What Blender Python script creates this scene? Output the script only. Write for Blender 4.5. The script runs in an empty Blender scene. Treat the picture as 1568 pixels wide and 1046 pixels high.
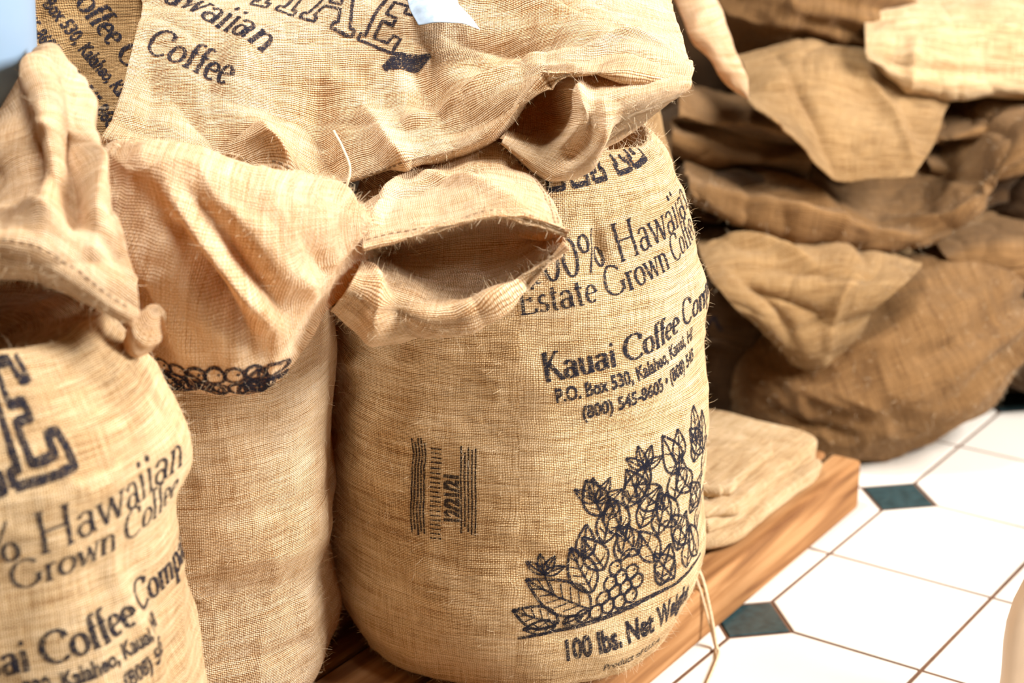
import bpy, bmesh, math, random
import numpy as np
from mathutils import Vector, noise, Matrix
from mathutils.bvhtree import BVHTree
random.seed(4); np.random.seed(4)
COL=bpy.context.scene.collection

# ------------------------------------------------------------------ materials
def nmat(name):
    m=bpy.data.materials.new(name); m.use_nodes=True
    nt=m.node_tree; nt.nodes.clear()
    out=nt.nodes.new('ShaderNodeOutputMaterial')
    return m,nt,out
def N(nt,t,**k):
    n=nt.nodes.new(t)
    for a,b in k.items(): setattr(n,a,b)
    return n
def math_(nt,op,a,b=None,clamp=False):
    n=nt.nodes.new('ShaderNodeMath'); n.operation=op; n.use_clamp=clamp
    for i,x in enumerate((a,b)):
        if x is None: continue
        if isinstance(x,(int,float)): n.inputs[i].default_value=x
        else: nt.links.new(x,n.inputs[i])
    return n.outputs[0]
def burlap(name,light,mid,dark,trans=0.0,pitch=0.0024,tcol=(1.0,0.50,0.13)):
    m,nt,out=nmat(name); L=nt.links.new
    uv=N(nt,'ShaderNodeTexCoord').outputs['UV']
    dn=N(nt,'ShaderNodeTexNoise'); dn.inputs['Scale'].default_value=22; dn.inputs['Detail'].default_value=3
    L(uv,dn.inputs['Vector'])
    s=N(nt,'ShaderNodeVectorMath',operation='SCALE'); s.inputs['Scale'].default_value=0.009; L(dn.outputs['Color'],s.inputs[0])
    ad=N(nt,'ShaderNodeVectorMath',operation='ADD'); L(uv,ad.inputs[0]); L(s.outputs[0],ad.inputs[1])
    sp=N(nt,'ShaderNodeSeparateXYZ'); L(ad.outputs[0],sp.inputs[0])
    k=math.pi/pitch
    sx=math_(nt,'SINE',math_(nt,'MULTIPLY',sp.outputs[0],k)); sy=math_(nt,'SINE',math_(nt,'MULTIPLY',sp.outputs[1],k))
    ax=math_(nt,'ABSOLUTE',sx); ay=math_(nt,'ABSOLUTE',sy)
    ck=math_(nt,'MULTIPLY',sx,sy)
    h=math_(nt,'MULTIPLY',math_(nt,'ADD',math_(nt,'MULTIPLY',ax,.7),math_(nt,'MULTIPLY',ay,1.3)),0.5)
    h=math_(nt,'ADD',h,math_(nt,'MULTIPLY',ck,0.2))
    def streak(sc):
        mp=N(nt,'ShaderNodeMapping'); mp.inputs['Scale'].default_value=sc; L(uv,mp.inputs[0])
        n=N(nt,'ShaderNodeTexNoise'); n.inputs['Scale'].default_value=1; n.inputs['Detail'].default_value=3; L(mp.outputs[0],n.inputs['Vector']); return n.outputs[0]
    s1=streak((20,430,1)); s2=streak((430,20,1)); s3=streak((6,90,1))
    st=math_(nt,'ADD',math_(nt,'MULTIPLY',s1,0.62),math_(nt,'MULTIPLY',s2,0.38))
    big=N(nt,'ShaderNodeTexNoise'); big.inputs['Scale'].default_value=5; big.inputs['Detail'].default_value=4; L(uv,big.inputs['Vector'])
    f=math_(nt,'ADD',math_(nt,'MULTIPLY',h,0.9),math_(nt,'MULTIPLY',math_(nt,'SUBTRACT',st,0.5),2.0))
    f=math_(nt,'ADD',f,math_(nt,'MULTIPLY',math_(nt,'SUBTRACT',big.outputs[0],0.5),0.9))
    f=math_(nt,'ADD',f,math_(nt,'MULTIPLY',math_(nt,'SUBTRACT',s3,0.5),0.6))
    f=math_(nt,'ADD',f,-0.09)
    cr=N(nt,'ShaderNodeValToRGB'); L(f,cr.inputs[0])
    e=cr.color_ramp.elements; e[0].position=0.0; e[0].color=(*dark,1); e[1].position=1.0; e[1].color=(*light,1)
    x=e.new(0.42); x.color=(*mid,1)
    hb=math_(nt,'ADD',h,math_(nt,'MULTIPLY',st,1.6))
    bp=N(nt,'ShaderNodeBump'); bp.inputs['Strength'].default_value=1.0; bp.inputs['Distance'].default_value=0.0017; L(hb,bp.inputs['Height'])
    p=N(nt,'ShaderNodeBsdfPrincipled'); L(cr.outputs[0],p.inputs['Base Color']); L(bp.outputs[0],p.inputs['Normal'])
    p.inputs['Roughness'].default_value=0.95
    p.inputs['Specular IOR Level'].default_value=0.1
    p.inputs['Sheen Weight'].default_value=0.10; p.inputs['Sheen Roughness'].default_value=0.6; p.inputs['Sheen Tint'].default_value=(1,.85,.65,1)
    if trans>0:
        t=N(nt,'ShaderNodeBsdfTranslucent'); t.inputs[0].default_value=(*tcol,1)
        mx=N(nt,'ShaderNodeMixShader'); mx.inputs[0].default_value=trans
        L(p.outputs[0],mx.inputs[1]); L(t.outputs[0],mx.inputs[2]); L(mx.outputs[0],out.inputs[0])
    else: L(p.outputs[0],out.inputs[0])
    return m
M_SACK=burlap('burlap_tan',(0.86,0.67,0.44),(0.58,0.375,0.175),(0.21,0.09,0.024))
M_CREAM=burlap('burlap_cream',(0.94,0.77,0.55),(0.74,0.51,0.275),(0.33,0.15,0.045),trans=0.24)
M_BROWN_SHADED=burlap('burlap_brown_shaded',(0.32,0.175,0.07),(0.20,0.10,0.034),(0.075,0.031,0.008))  # brown pile cloth, with the shade on the back pile put into its colour
M_DARK_SHADED=burlap('burlap_dark_brown_shaded',(0.11,0.055,0.02),(0.06,0.027,0.009),(0.022,0.009,0.003))  # deeper pile sacks: brown darkened further to paint in their shade
M_MID=burlap('burlap_honey',(0.50,0.32,0.15),(0.31,0.175,0.066),(0.13,0.056,0.015))
def ink(name,col,tr,sc=420):
    m,nt,out=nmat(name)
    tc=N(nt,'ShaderNodeTexCoord'); n=N(nt,'ShaderNodeTexNoise'); n.inputs['Scale'].default_value=sc; n.inputs['Detail'].default_value=2
    nt.links.new(tc.outputs['Object'],n.inputs['Vector'])
    f=math_(nt,'MULTIPLY',math_(nt,'SUBTRACT',n.outputs[0],0.5-tr),3.8,True)
    f=math_(nt,'MULTIPLY',f,0.95)
    p=N(nt,'ShaderNodeBsdfPrincipled'); p.inputs['Base Color'].default_value=(*col,1); p.inputs['Roughness'].default_value=.9; p.inputs['Specular IOR Level'].default_value=.1
    t=N(nt,'ShaderNodeBsdfTransparent'); mx=N(nt,'ShaderNodeMixShader'); nt.links.new(f,mx.inputs[0])
    nt.links.new(t.outputs[0],mx.inputs[1]); nt.links.new(p.outputs[0],mx.inputs[2]); nt.links.new(mx.outputs[0],out.inputs[0]); return m
M_INK=ink('printed_ink',(0.012,0.012,0.020),0.235)
M_INK2=ink('stamp_ink',(0.022,0.015,0.014),0.22)
def plain(name,col,rough=.6,noisy=0.0,sc=20,spec=.4):
    m,nt,out=nmat(name); p=N(nt,'ShaderNodeBsdfPrincipled'); p.inputs['Roughness'].default_value=rough; p.inputs['Specular IOR Level'].default_value=spec
    if noisy>0:
        tc=N(nt,'ShaderNodeTexCoord'); n=N(nt,'ShaderNodeTexNoise'); n.inputs['Scale'].default_value=sc; n.inputs['Detail'].default_value=5
        nt.links.new(tc.outputs['Object'],n.inputs['Vector']); cr=N(nt,'ShaderNodeValToRGB'); nt.links.new(n.outputs[0],cr.inputs[0])
        e=cr.color_ramp.elements; e[0].position=.3; e[1].position=.7
        e[0].color=(*[c*(1-noisy) for c in col],1); e[1].color=(*col,1); nt.links.new(cr.outputs[0],p.inputs['Base Color'])
    else: p.inputs['Base Color'].default_value=(*col,1)
    nt.links.new(p.outputs[0],out.inputs[0]); return m
M_TILE=plain('white_ceramic_tile',(0.78,0.725,0.64),.25,.06,4,.4)
M_INSET=plain('dark_green_slate_inset',(0.030,0.065,0.07),.3,.5,60,.5)
M_GROUT=plain('brown_grout',(0.15,0.07,0.035),.9,.3,40)
M_WALL=plain('wall_plaster_dark',(0.05,0.03,0.017),.9,.3,3)
M_BLUE=plain('pale_blue_plastic',(0.24,0.35,0.48),.4,.05,5)
M_TAG=plain('clear_plastic_tag',(0.46,0.56,0.68),.12,.35,60,.9)
M_TWINE=plain('jute_twine',(0.80,0.62,0.40),.9,.4,300)
M_THREAD=plain('dark_stitch_thread',(0.20,0.12,0.06),.9)
M_STOOL=plain('pale_beech',(0.50,0.36,0.24),.45,.15,8)
def wood():
    m,nt,out=nmat('weathered_wood'); L=nt.links.new
    tc=N(nt,'ShaderNodeTexCoord'); mp=N(nt,'ShaderNodeMapping'); mp.inputs['Scale'].default_value=(2.5,30,30); L(tc.outputs['Object'],mp.inputs[0])
    n=N(nt,'ShaderNodeTexNoise'); n.inputs['Scale'].default_value=1; n.inputs['Detail'].default_value=6; n.inputs['Distortion'].default_value=.6; L(mp.outputs[0],n.inputs['Vector'])
    cr=N(nt,'ShaderNodeValToRGB'); L(n.outputs[0],cr.inputs[0]); e=cr.color_ramp.elements
    e[0].position=.3; e[0].color=(.13,.048,.015,1); e[1].position=.72; e[1].color=(.50,.275,.12,1); x=e.new(.5); x.color=(.31,.145,.052,1)
    b=N(nt,'ShaderNodeBump'); b.inputs['Strength'].default_value=.4; b.inputs['Distance'].default_value=.002; L(n.outputs[0],b.inputs['Height'])
    p=N(nt,'ShaderNodeBsdfPrincipled'); p.inputs['Roughness'].default_value=.8; p.inputs['Specular IOR Level'].default_value=.2; L(cr.outputs[0],p.inputs['Base Color']); L(b.outputs[0],p.inputs['Normal']); L(p.outputs[0],out.inputs[0]); return m
M_WOOD=wood()

# ------------------------------------------------------------------ helpers
def link(o,parent=None):
    COL.objects.link(o)
    if parent is not None: o.parent=parent
    return o
def meshobj(name,verts,faces,mats,parent=None,smooth=True,uvs=None,fmat=None):
    me=bpy.data.meshes.new(name); me.from_pydata([tuple(v) for v in verts],[],[tuple(f) for f in faces])
    for m in (mats if isinstance(mats,list) else [mats]): me.materials.append(m)
    if smooth: me.polygons.foreach_set('use_smooth',[True]*len(me.polygons))
    if fmat is not None: me.polygons.foreach_set('material_index',fmat)
    if uvs is not None:
        l=me.uv_layers.new(name='UVMap'); idx=np.zeros(len(me.loops),dtype=np.int32); me.loops.foreach_get('vertex_index',idx)
        l.data.foreach_set('uv',np.asarray(uvs,dtype=np.float32)[idx].ravel())
    me.update(); o=bpy.data.objects.new(name,me); return link(o,parent)
def cr_axis(P,n,closed=False):
    P=np.asarray(P,float); m=len(P)
    if closed: u=np.arange(n)/n*m
    else: u=np.linspace(0,m-1,n)
    i=np.floor(u).astype(int)
    if not closed: i=np.clip(i,0,m-2)
    t=(u-i).reshape((-1,)+(1,)*(P.ndim-1))
    if closed: g=lambda k:P[(i+k)%m]
    else:
        Pe=np.concatenate([2*P[:1]-P[1:2],P,2*P[-1:]-P[-2:-1]]); g=lambda k:Pe[i+k+1]
    p0,p1,p2,p3=g(-1),g(0),g(1),g(2)
    return .5*((2*p1)+(-p0+p2)*t+(2*p0-5*p1+4*p2-p3)*t*t+(-p0+3*p1-3*p2+p3)*t**3)
def normals(P,cl=False):
    if cl: du=np.roll(P,-1,1)-np.roll(P,1,1)
    else: du=np.gradient(P,axis=1)
    dv=np.gradient(P,axis=0); n=np.cross(du,dv); l=np.linalg.norm(n,axis=2,keepdims=True); l[l<1e-12]=1; return n/l
def sample(P,s,t):
    nv,nu=P.shape[:2]; a=min(max(s*(nu-1),0),nu-1.001); b=min(max(t*(nv-1),0),nv-1.001); i=int(a); j=int(b); fa=a-i; fb=b-j
    return (P[j,i]*(1-fa)+P[j,i+1]*fa)*(1-fb)+(P[j+1,i]*(1-fa)+P[j+1,i+1]*fa)*fb
def fold_field(P,folds):
    D=np.zeros(P.shape[:2]); V=P.reshape(-1,3)
    for pl,amp,w in folds:
        pts=[sample(P,s,t) for s,t in pl] if len(pl[0])==2 else [np.array(q) for q in pl]
        pts=cr_axis(np.array(pts),max(12,len(pts)*5))
        best=np.full(len(V),1e9); tt=np.zeros(len(V)); n=len(pts)
        for k in range(n-1):
            a,b=pts[k],pts[k+1]; ab=b-a; q=np.clip(((V-a)@ab)/max(ab@ab,1e-12),0,1); d=np.linalg.norm(V-(a+q[:,None]*ab),axis=1)
            mk=d<best; best[mk]=d[mk]; tt[mk]=(k+q[mk])/(n-1)
        taper=np.sqrt(np.clip(np.sin(np.pi*np.clip(tt,0.02,.98)),0,1))
        prof=.62*np.exp(-(best/w)**2)+.38*np.exp(-np.sqrt(best**2+2e-6)/(.45*w))
        D+=(amp*prof*taper).reshape(D.shape)
    return D
def nfield(P,scale,seed,aniso=(1,1,1),ridge=False):
    V=P.reshape(-1,3); out=np.empty(len(V)); off=Vector((seed*7.3,seed*3.1,seed*1.7))
    for i,v in enumerate(V):
        out[i]=noise.noise(Vector((v[0]*scale*aniso[0],v[1]*scale*aniso[1],v[2]*scale*aniso[2]))+off)
    if ridge: out=(1-np.abs(out)*2.4); out=np.clip(out,0,1)**3
    return out.reshape(P.shape[:2])
def grid_surface(name,P,mat,parent=None,closed=False,folds=(),noi=0.004,wr=0.003,seed=1,aniso=(1,1,1),thick=0.0,extra=None,sgn=1,fuzz=0,crump=0):
    Nn=normals(P,closed)*sgn
    D=np.zeros(P.shape[:2])
    if folds: D+=fold_field(P,folds)
    if noi: D+=noi*nfield(P,6,seed,aniso)*1.6
    if wr: D+=wr*1.2*nfield(P,13,seed+5,aniso)+wr*.6*(nfield(P,9,seed+9,aniso,True)-.3)+wr*.3*nfield(P,42,seed+3,aniso)
    if crump: D+=crump*(nfield(P,5.5,seed+21,(1,1,1.6),True)-.2)*np.clip(.6+nfield(P,4,seed+31),0,1)
    if extra is not None: D+=extra
    P=P+Nn*D[...,None]
    nv,nu=P.shape[:2]
    du=np.linalg.norm(np.diff(P,axis=1),axis=2).mean(0); dv=np.linalg.norm(np.diff(P,axis=0),axis=2).mean(1)
    su=np.concatenate([[0],np.cumsum(du)]); sv=np.concatenate([[0],np.cumsum(dv)])
    if closed:
        P2=np.concatenate([P,P[:,:1]],1); su=np.concatenate([su,[su[-1]+du.mean()]])
    else: P2=P
    nv,nu=P2.shape[:2]
    verts=P2.reshape(-1,3); U,Vv=np.meshgrid(su,sv); uvs=np.stack([U.ravel()+seed*.37,Vv.ravel()],1)
    J,I=np.meshgrid(np.arange(nv-1),np.arange(nu-1),indexing='ij'); a=(J*nu+I).ravel()
    F=np.stack([a,a+1,a+1+nu,a+nu],1)
    if sgn<0: F=F[:,::-1]
    o=meshobj(name,verts,F.tolist(),mat,parent,uvs=uvs)
    if thick>0:
        md=o.modifiers.new('hem_thickness','SOLIDIFY'); md.thickness=thick; md.offset=0
    bvh=BVHTree.FromPolygons([tuple(v) for v in verts],F.tolist())
    if fuzz:
        N2=normals(P,closed)*sgn; rg=np.random.RandomState(seed); v=[];f=[]
        for q_ in range(int(fuzz*2.0)):
            j=rg.randint(3,P.shape[0]-3); i=rg.randint(0,P.shape[1]); p=P[j,i]; n=N2[j,i]
            if not closed and rg.rand()<.5: n=-n
            d=n*rg.uniform(.3,.9)+rg.normal(size=3)*.5; d/=np.linalg.norm(d); L=rg.uniform(.004,.015)*(1.7 if q_%14==0 else 1); sd=np.cross(d,rg.normal(size=3)); sd/=np.linalg.norm(sd)+1e-9; b=sd*L*rg.uniform(-.5,.5); w=np.cross(d,sd)*.0002
            k=len(v); pts=[p,p+d*L*.5+b*.6,p+d*L*.9+b*1.8]
            for q,ww in zip(pts,(1,.9,.4)): v.append(q-w*ww); v.append(q+w*ww)
            f.append((k,k+1,k+3,k+2)); f.append((k+2,k+3,k+5,k+4))
        meshobj('loose_fibres',v,f,M_TWINE,parent if parent is not None else o)
    return o,P,bvh
def sheet(name,rows,mat,n=(110,90),**k):
    R=[]
    for r in rows:
        if isinstance(r,tuple): R.append([(x/1000,r[0]/1000,z/1000) for x,z in r[1]])
        else: R.append([tuple(c/1000 for c in q) for q in r])
    G=np.array(R); G=cr_axis(G,n[1]); G=np.swapaxes(cr_axis(np.swapaxes(G,0,1),n[0]),0,1)
    return grid_surface(name,G,mat,**k)
def tube(name,stations,mat,n=(90,100),pw=1.0,caps=True,**k):
    st=[(np.array(c,float)/1000,np.array(a,float)/1000,np.array(b,float)/1000) for c,a,b in stations]
    if caps:
        c,a,b=st[0]; d=(st[0][0]-st[1][0]); d=d/np.linalg.norm(d)*min(np.linalg.norm(a),np.linalg.norm(b))*.5
        st=[(c+d,a*.03,b*.03),(c+d*.85,a*.6,b*.6)]+st
        c,a,b=st[-1]; d=(st[-1][0]-st[-2][0]); d=d/np.linalg.norm(d)*min(np.linalg.norm(a),np.linalg.norm(b))*.5
        st=st+[(c+d*.85,a*.6,b*.6),(c+d,a*.03,b*.03)]
    C=cr_axis(np.array([np.stack(s) for s in st]),n[1]); th=np.linspace(0,2*np.pi,n[0],endpoint=False)
    ct=np.sign(np.cos(th))*np.abs(np.cos(th))**pw; sn=np.sign(np.sin(th))*np.abs(np.sin(th))**pw
    G=C[:,0][:,None]+C[:,1][:,None]*ct[None,:,None]+C[:,2][:,None]*sn[None,:,None]
    Nn=normals(G,True); ref=G-C[:,0][:,None]; s=1 if (Nn*ref).sum()>0 else -1
    return grid_surface(name,G,mat,closed=True,sgn=s,**k)
def sack_body(name,prof,mat,n=(260,200),ell=(1,1),**k):
    Pz=np.array(prof,float); C=cr_axis(Pz,n[1]); th=np.linspace(0,2*np.pi,n[0],endpoint=False)
    pw=.93
    X=C[:,2][:,None]+np.maximum(C[:,1],0.002)[:,None]*ell[0]*(np.sign(np.sin(th))*np.abs(np.sin(th))**pw)[None]
    Y=C[:,3][:,None]-np.maximum(C[:,1],0.002)[:,None]*ell[1]*(np.sign(np.cos(th))*np.abs(np.cos(th))**pw)[None]
    Z=np.repeat(C[:,0][:,None],n[0],1)
    G=np.stack([X,Y,Z],2); Nn=normals(G,True); ref=G-np.stack([C[:,2],C[:,3],C[:,0]],1)[:,None]; s=1 if (Nn*ref).sum()>0 else -1
    return grid_surface(name,G,mat,closed=True,sgn=s,**k)
def blob(name,c,r,axis,mat,gather=0.02,ng=13,n=(150,120),pw=.9,floor=None,**k):
    ax=Vector(axis).normalized(); up=Vector((0,0,1)); b=ax.cross(up).normalized() if abs(ax.z)<.99 else Vector((0,1,0)); up=b.cross(ax).normalized()
    t=np.linspace(0.02,np.pi-.02,n[1]); th=np.linspace(0,2*np.pi,n[0],endpoint=False)
    ct=-np.sign(np.cos(t))*np.abs(np.cos(t))**pw; stt=np.sin(t)**pw
    A=np.array(ax)*r[0]; B=np.array(b)*r[1]; U=np.array(up)*r[2]
    G=np.array(c)[None,None]+ct[:,None,None]*A+stt[:,None,None]*(np.cos(th)[None,:,None]*B+np.sin(th)[None,:,None]*U)
    if floor is not None: G[...,2]=np.maximum(G[...,2],floor+.012)
    e=gather*np.exp(-((1-ct)/.55))[:,None]*np.sin(ng*th+2*np.sin(3*th))[None]*np.minimum(1,stt*3)[:,None]
    Nn=normals(G,True); s=1 if (Nn*(G-np.array(c))).sum()>0 else -1
    return grid_surface(name,G,mat,closed=True,sgn=s,extra=e,**k)
def twine(name,pts,r,mat,parent=None):
    c=bpy.data.curves.new(name,'CURVE'); c.dimensions='3D'; c.bevel_depth=r; c.bevel_resolution=2
    P=cr_axis(np.array(pts,float)/1000,len(pts)*8); s=c.splines.new('POLY'); s.points.add(len(P)-1)
    for i,q in enumerate(P): s.points[i].co=(*q,1)
    c.materials.append(mat); o=bpy.data.objects.new(name,c); return link(o,parent)

# ------------------------------------------------------------------ printing
def Lq(*a): return ('L',a)
def Aq(*a): return ('A',a)
def Sq(x,y,w=.2): return ('S',(x,y,w))
GL={
'1':([Lq(.2,0,.2,1),Lq(.2,1,.06,.85),Sq(.2,0,.26)],.42),
'0':([Aq(.3,.5,.22,.5,0,360)],.62),
'%':([Aq(.22,.75,.16,.22,0,360),Aq(.68,.25,.16,.22,0,360),Lq(.2,-.03,.72,1.03)],.92),
'H':([Lq(.17,0,.17,1),Lq(.75,0,.75,1),Lq(.17,.52,.75,.52),Sq(.17,0),Sq(.17,1),Sq(.75,0),Sq(.75,1)],.93),
'E':([Lq(.17,0,.17,1),Lq(.06,1,.62,1),Lq(.06,0,.66,0),Lq(.17,.52,.5,.52),Lq(.62,1,.62,.85),Lq(.66,0,.68,.17),Lq(.5,.6,.5,.44)],.74),
'K':([Lq(.17,0,.17,1),Lq(.17,.45,.6,1),Lq(.3,.6,.72,0),Sq(.17,0),Sq(.17,1),Sq(.62,1),Sq(.72,0)],.8),
'G':([Aq(.5,.5,.43,.5,45,325),Lq(.84,.42,.84,.1),Sq(.84,.42,.26)],.98),
'C':([Aq(.5,.5,.43,.5,48,312),Lq(.78,.92,.8,.7)],.88),
'a':([Aq(.25,.17,.17,.17,0,360),Lq(.44,.06,.44,.45),Aq(.27,.44,.17,.17,0,165),Lq(.44,.06,.54,.01)],.57),
'w':([Lq(.08,.62,.27,0),Lq(.27,0,.45,.6),Lq(.45,.6,.63,0),Lq(.63,0,.8,.62),Sq(.08,.62),Sq(.8,.62),Sq(.42,.62,.14)],.88),
'i':([Lq(.16,0,.16,.62),Sq(.16,0),Lq(.07,.58,.16,.62),Aq(.16,.86,.035,.035,0,360)],.33),
'n':([Lq(.16,0,.16,.62),Lq(.06,.6,.16,.62),Aq(.34,.4,.18,.21,10,180),Lq(.52,.42,.52,0),Sq(.16,0),Sq(.52,0)],.66),
'm':([Lq(.16,0,.16,.62),Lq(.06,.6,.16,.62),Aq(.33,.4,.17,.21,10,180),Lq(.5,.42,.5,0),Aq(.67,.4,.17,.21,10,180),Lq(.84,.42,.84,0),Sq(.16,0),Sq(.5,0),Sq(.84,0)],.98),
's':([Aq(.22,.46,.13,.15,30,265),Aq(.22,.155,.15,.155,95,-150)],.44),
't':([Lq(.18,.1,.18,.82),Aq(.28,.12,.1,.12,180,300),Lq(.06,.62,.34,.62)],.4),
'e':([Lq(.08,.34,.46,.34),Aq(.28,.31,.2,.31,5,310)],.54),
'r':([Lq(.16,0,.16,.62),Lq(.06,.6,.16,.62),Aq(.3,.42,.14,.19,50,170),Sq(.16,0,.24)],.45),
'o':([Aq(.3,.31,.24,.31,0,360)],.6),
'f':([Lq(.18,0,.18,.85),Aq(.3,.85,.12,.15,40,180),Lq(.06,.62,.36,.62),Sq(.18,0,.24)],.37),
'p':([Lq(.16,-.35,.16,.62),Lq(.06,.6,.16,.62),Aq(.34,.31,.2,.31,-150,150),Sq(.16,-.35,.24)],.63),
'u':([Lq(.14,.62,.14,.2),Aq(.3,.2,.16,.19,180,350),Lq(.48,.62,.48,0),Sq(.1,.62,.14),Lq(.4,.62,.48,.62),Lq(.48,.02,.58,.02)],.64),
'y':([Lq(.08,.62,.3,.04),Lq(.52,.62,.22,-.3),Lq(.22,-.3,.08,-.3),Sq(.08,.62),Sq(.54,.62)],.6),
'.':([Aq(.12,.04,.035,.035,0,360)],.28),' ':([],.32),
}
class Print:
    def __init__(s): s.v=[]; s.f=[]
    def ribbon(s,pts,w,step=.004):
        P=np.array(pts,float); out=[P[0]]; W=[w[0] if hasattr(w,'__len__') else w]
        for i in range(len(P)-1):
            d=np.linalg.norm(P[i+1]-P[i]); n=max(1,int(math.ceil(d/step)))
            for k in range(1,n+1):
                out.append(P[i]+(P[i+1]-P[i])*k/n); W.append((w[i]+(w[i+1]-w[i])*k/n) if hasattr(w,'__len__') else w)
        P=np.array(out); W=np.array(W)
        T=np.gradient(P,axis=0); l=np.linalg.norm(T,axis=1,keepdims=True); l[l<1e-9]=1; T/=l; Nn=np.stack([-T[:,1],T[:,0]],1)
        b=len(s.v)
        for q,n,ww in zip(P,Nn,W): s.v.append(tuple(q+n*ww/2)); s.v.append(tuple(q-n*ww/2))
        for i in range(len(P)-1): s.f.append((b+2*i,b+2*i+1,b+2*i+3,b+2*i+2))
    def serif(s,text,x,y,em,ang=0,thick=.12,thin=.045,track=1.0):
        ca,sa=math.cos(ang),math.sin(ang); cx=0
        tr=lambda p:(x+(p[0]*ca-p[1]*sa)*em,y+(p[0]*sa+p[1]*ca)*em)
        for ch in text:
            st,adv=GL.get(ch,([],.4))
            for k,a in st:
                if k=='L': pts=[(a[0],a[1]),(a[2],a[3])]
                elif k=='S': pts=[(a[0]-a[2]/2,a[1]),(a[0]+a[2]/2,a[1])]
                else:
                    m=max(8,int(abs(a[5]-a[4])/18)); pts=[(a[0]+a[2]*math.cos(math.radians(a[4]+(a[5]-a[4])*i/m)),a[1]+a[3]*math.sin(math.radians(a[4]+(a[5]-a[4])*i/m))) for i in range(m+1)]
                Pp=np.array(pts); T=np.gradient(Pp,axis=0); T/=np.maximum(np.linalg.norm(T,axis=1,keepdims=True),1e-9)
                f=np.abs(T[:,1])**1.5
                if k=='L': f=np.where(T[:,0]*T[:,1]>0.15,f*.25,f)
                W=(thin+(thick-thin)*f)*em
                if k=='A' and a[2]<.05: W[:]=.09*em
                s.ribbon([tr((q[0]+cx,q[1])) for q in pts],list(W))
            cx+=adv*track
        return cx*em
    def sans(s,text,x,y,h,ang=0,condense=.8,bold=.0):
        c=bpy.data.curves.new('tmp','FONT'); c.body=text; c.size=h*1.4; c.resolution_u=3; c.offset=bold*h
        o=bpy.data.objects.new('tmp',c); COL.objects.link(o); bpy.context.view_layer.update()
        me=o.to_mesh(); bm=bmesh.new(); bm.from_mesh(me); bmesh.ops.triangulate(bm,faces=bm.faces[:])
        for _ in range(3):
            es=[e for e in bm.edges if e.calc_length()>.007]
            if not es: break
            bmesh.ops.subdivide_edges(bm,edges=es,cuts=1); bmesh.ops.triangulate(bm,faces=bm.faces[:])
        b=len(s.v); ca,sa=math.cos(ang),math.sin(ang); bm.verts.ensure_lookup_table()
        for i,v in enumerate(bm.verts): v.index=i; s.v.append((x+v.co.x*condense*ca-v.co.y*sa,y+v.co.x*condense*sa+v.co.y*ca))
        for f in bm.faces: s.f.append(tuple(b+v.index for v in f.verts))
        bm.free(); o.to_mesh_clear(); bpy.data.objects.remove(o); bpy.data.curves.remove(c)
    def build(s,name,proj,mat,parent,off=.0009):
        vs=[]; ok=[]
        for q in s.v:
            r=proj(*q)
            if r is None: vs.append((0,0,0)); ok.append(False)
            else: vs.append(tuple(r[0]+r[1]*off)); ok.append(True)
        fs=[f for f in s.f if all(ok[i] for i in f) and max((Vector(vs[f[0]])-Vector(vs[i])).length for i in f)<.04]
        used=sorted({i for f in fs for i in f}); mp={u:i for i,u in enumerate(used)}
        if not fs: return None
        return meshobj(name,[vs[u] for u in used],[tuple(mp[i] for i in f) for f in fs],mat,parent,smooth=True)
def cyl_proj(bvh,cx,cy,R):
    def f(s_,z):
        th=s_/R; d=Vector((math.sin(th),-math.cos(th),0)); o=Vector((cx,cy,z))+d*(R+.3)
        l,n,i,_=bvh.ray_cast(o,-d)
        if l is None: return None
        if n.dot(d)<0: n=-n
        return l,n
    return f
def plane_proj(bvh,org,nrm,xax):
    nrm=Vector(nrm).normalized(); xax=Vector(xax); xax=(xax-nrm*xax.dot(nrm)).normalized(); yax=nrm.cross(xax)
    def f(a,b):
        o=Vector(org)+xax*a+yax*b+nrm*.4
        l,n,i,_=bvh.ray_cast(o,-nrm)
        if l is None or (l-o).length>.75: return None
        if n.dot(nrm)<0: n=-n
        return l,n
    return f
def leaf(pr,x,y,L,wd,ang,w=.0035,veins=3):
    ca,sa=math.cos(ang),math.sin(ang); T=lambda a,b:(x+a*ca-b*sa,y+a*sa+b*ca)
    n=9
    for sg in(1,-1):
        pr.ribbon([T(L*i/n,sg*wd*math.sin(math.pi*(i/n)**.8)) for i in range(n+1)],w)
    pr.ribbon([T(0,0),T(L*.5,wd*.05),T(L,0)],w*.8)
    for k in range(veins):
        a=L*(.2+.66*k/max(veins,1)); b=wd*.72*math.sin(math.pi*((a+.12*L)/L)**.8)
        for sg in(1,-1): pr.ribbon([T(a,0),T(a+.14*L,sg*b)],w*.5)
def berry(pr,x,y,r,w=.003):
    pr.ribbon([(x+r*math.cos(a),y+r*1.05*math.sin(a)) for a in np.linspace(0,2*math.pi,13)],w)
    pr.ribbon([(x+r*.25,y+r*.3),(x+r*.5,y+r*.1)],w*.9)
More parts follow.
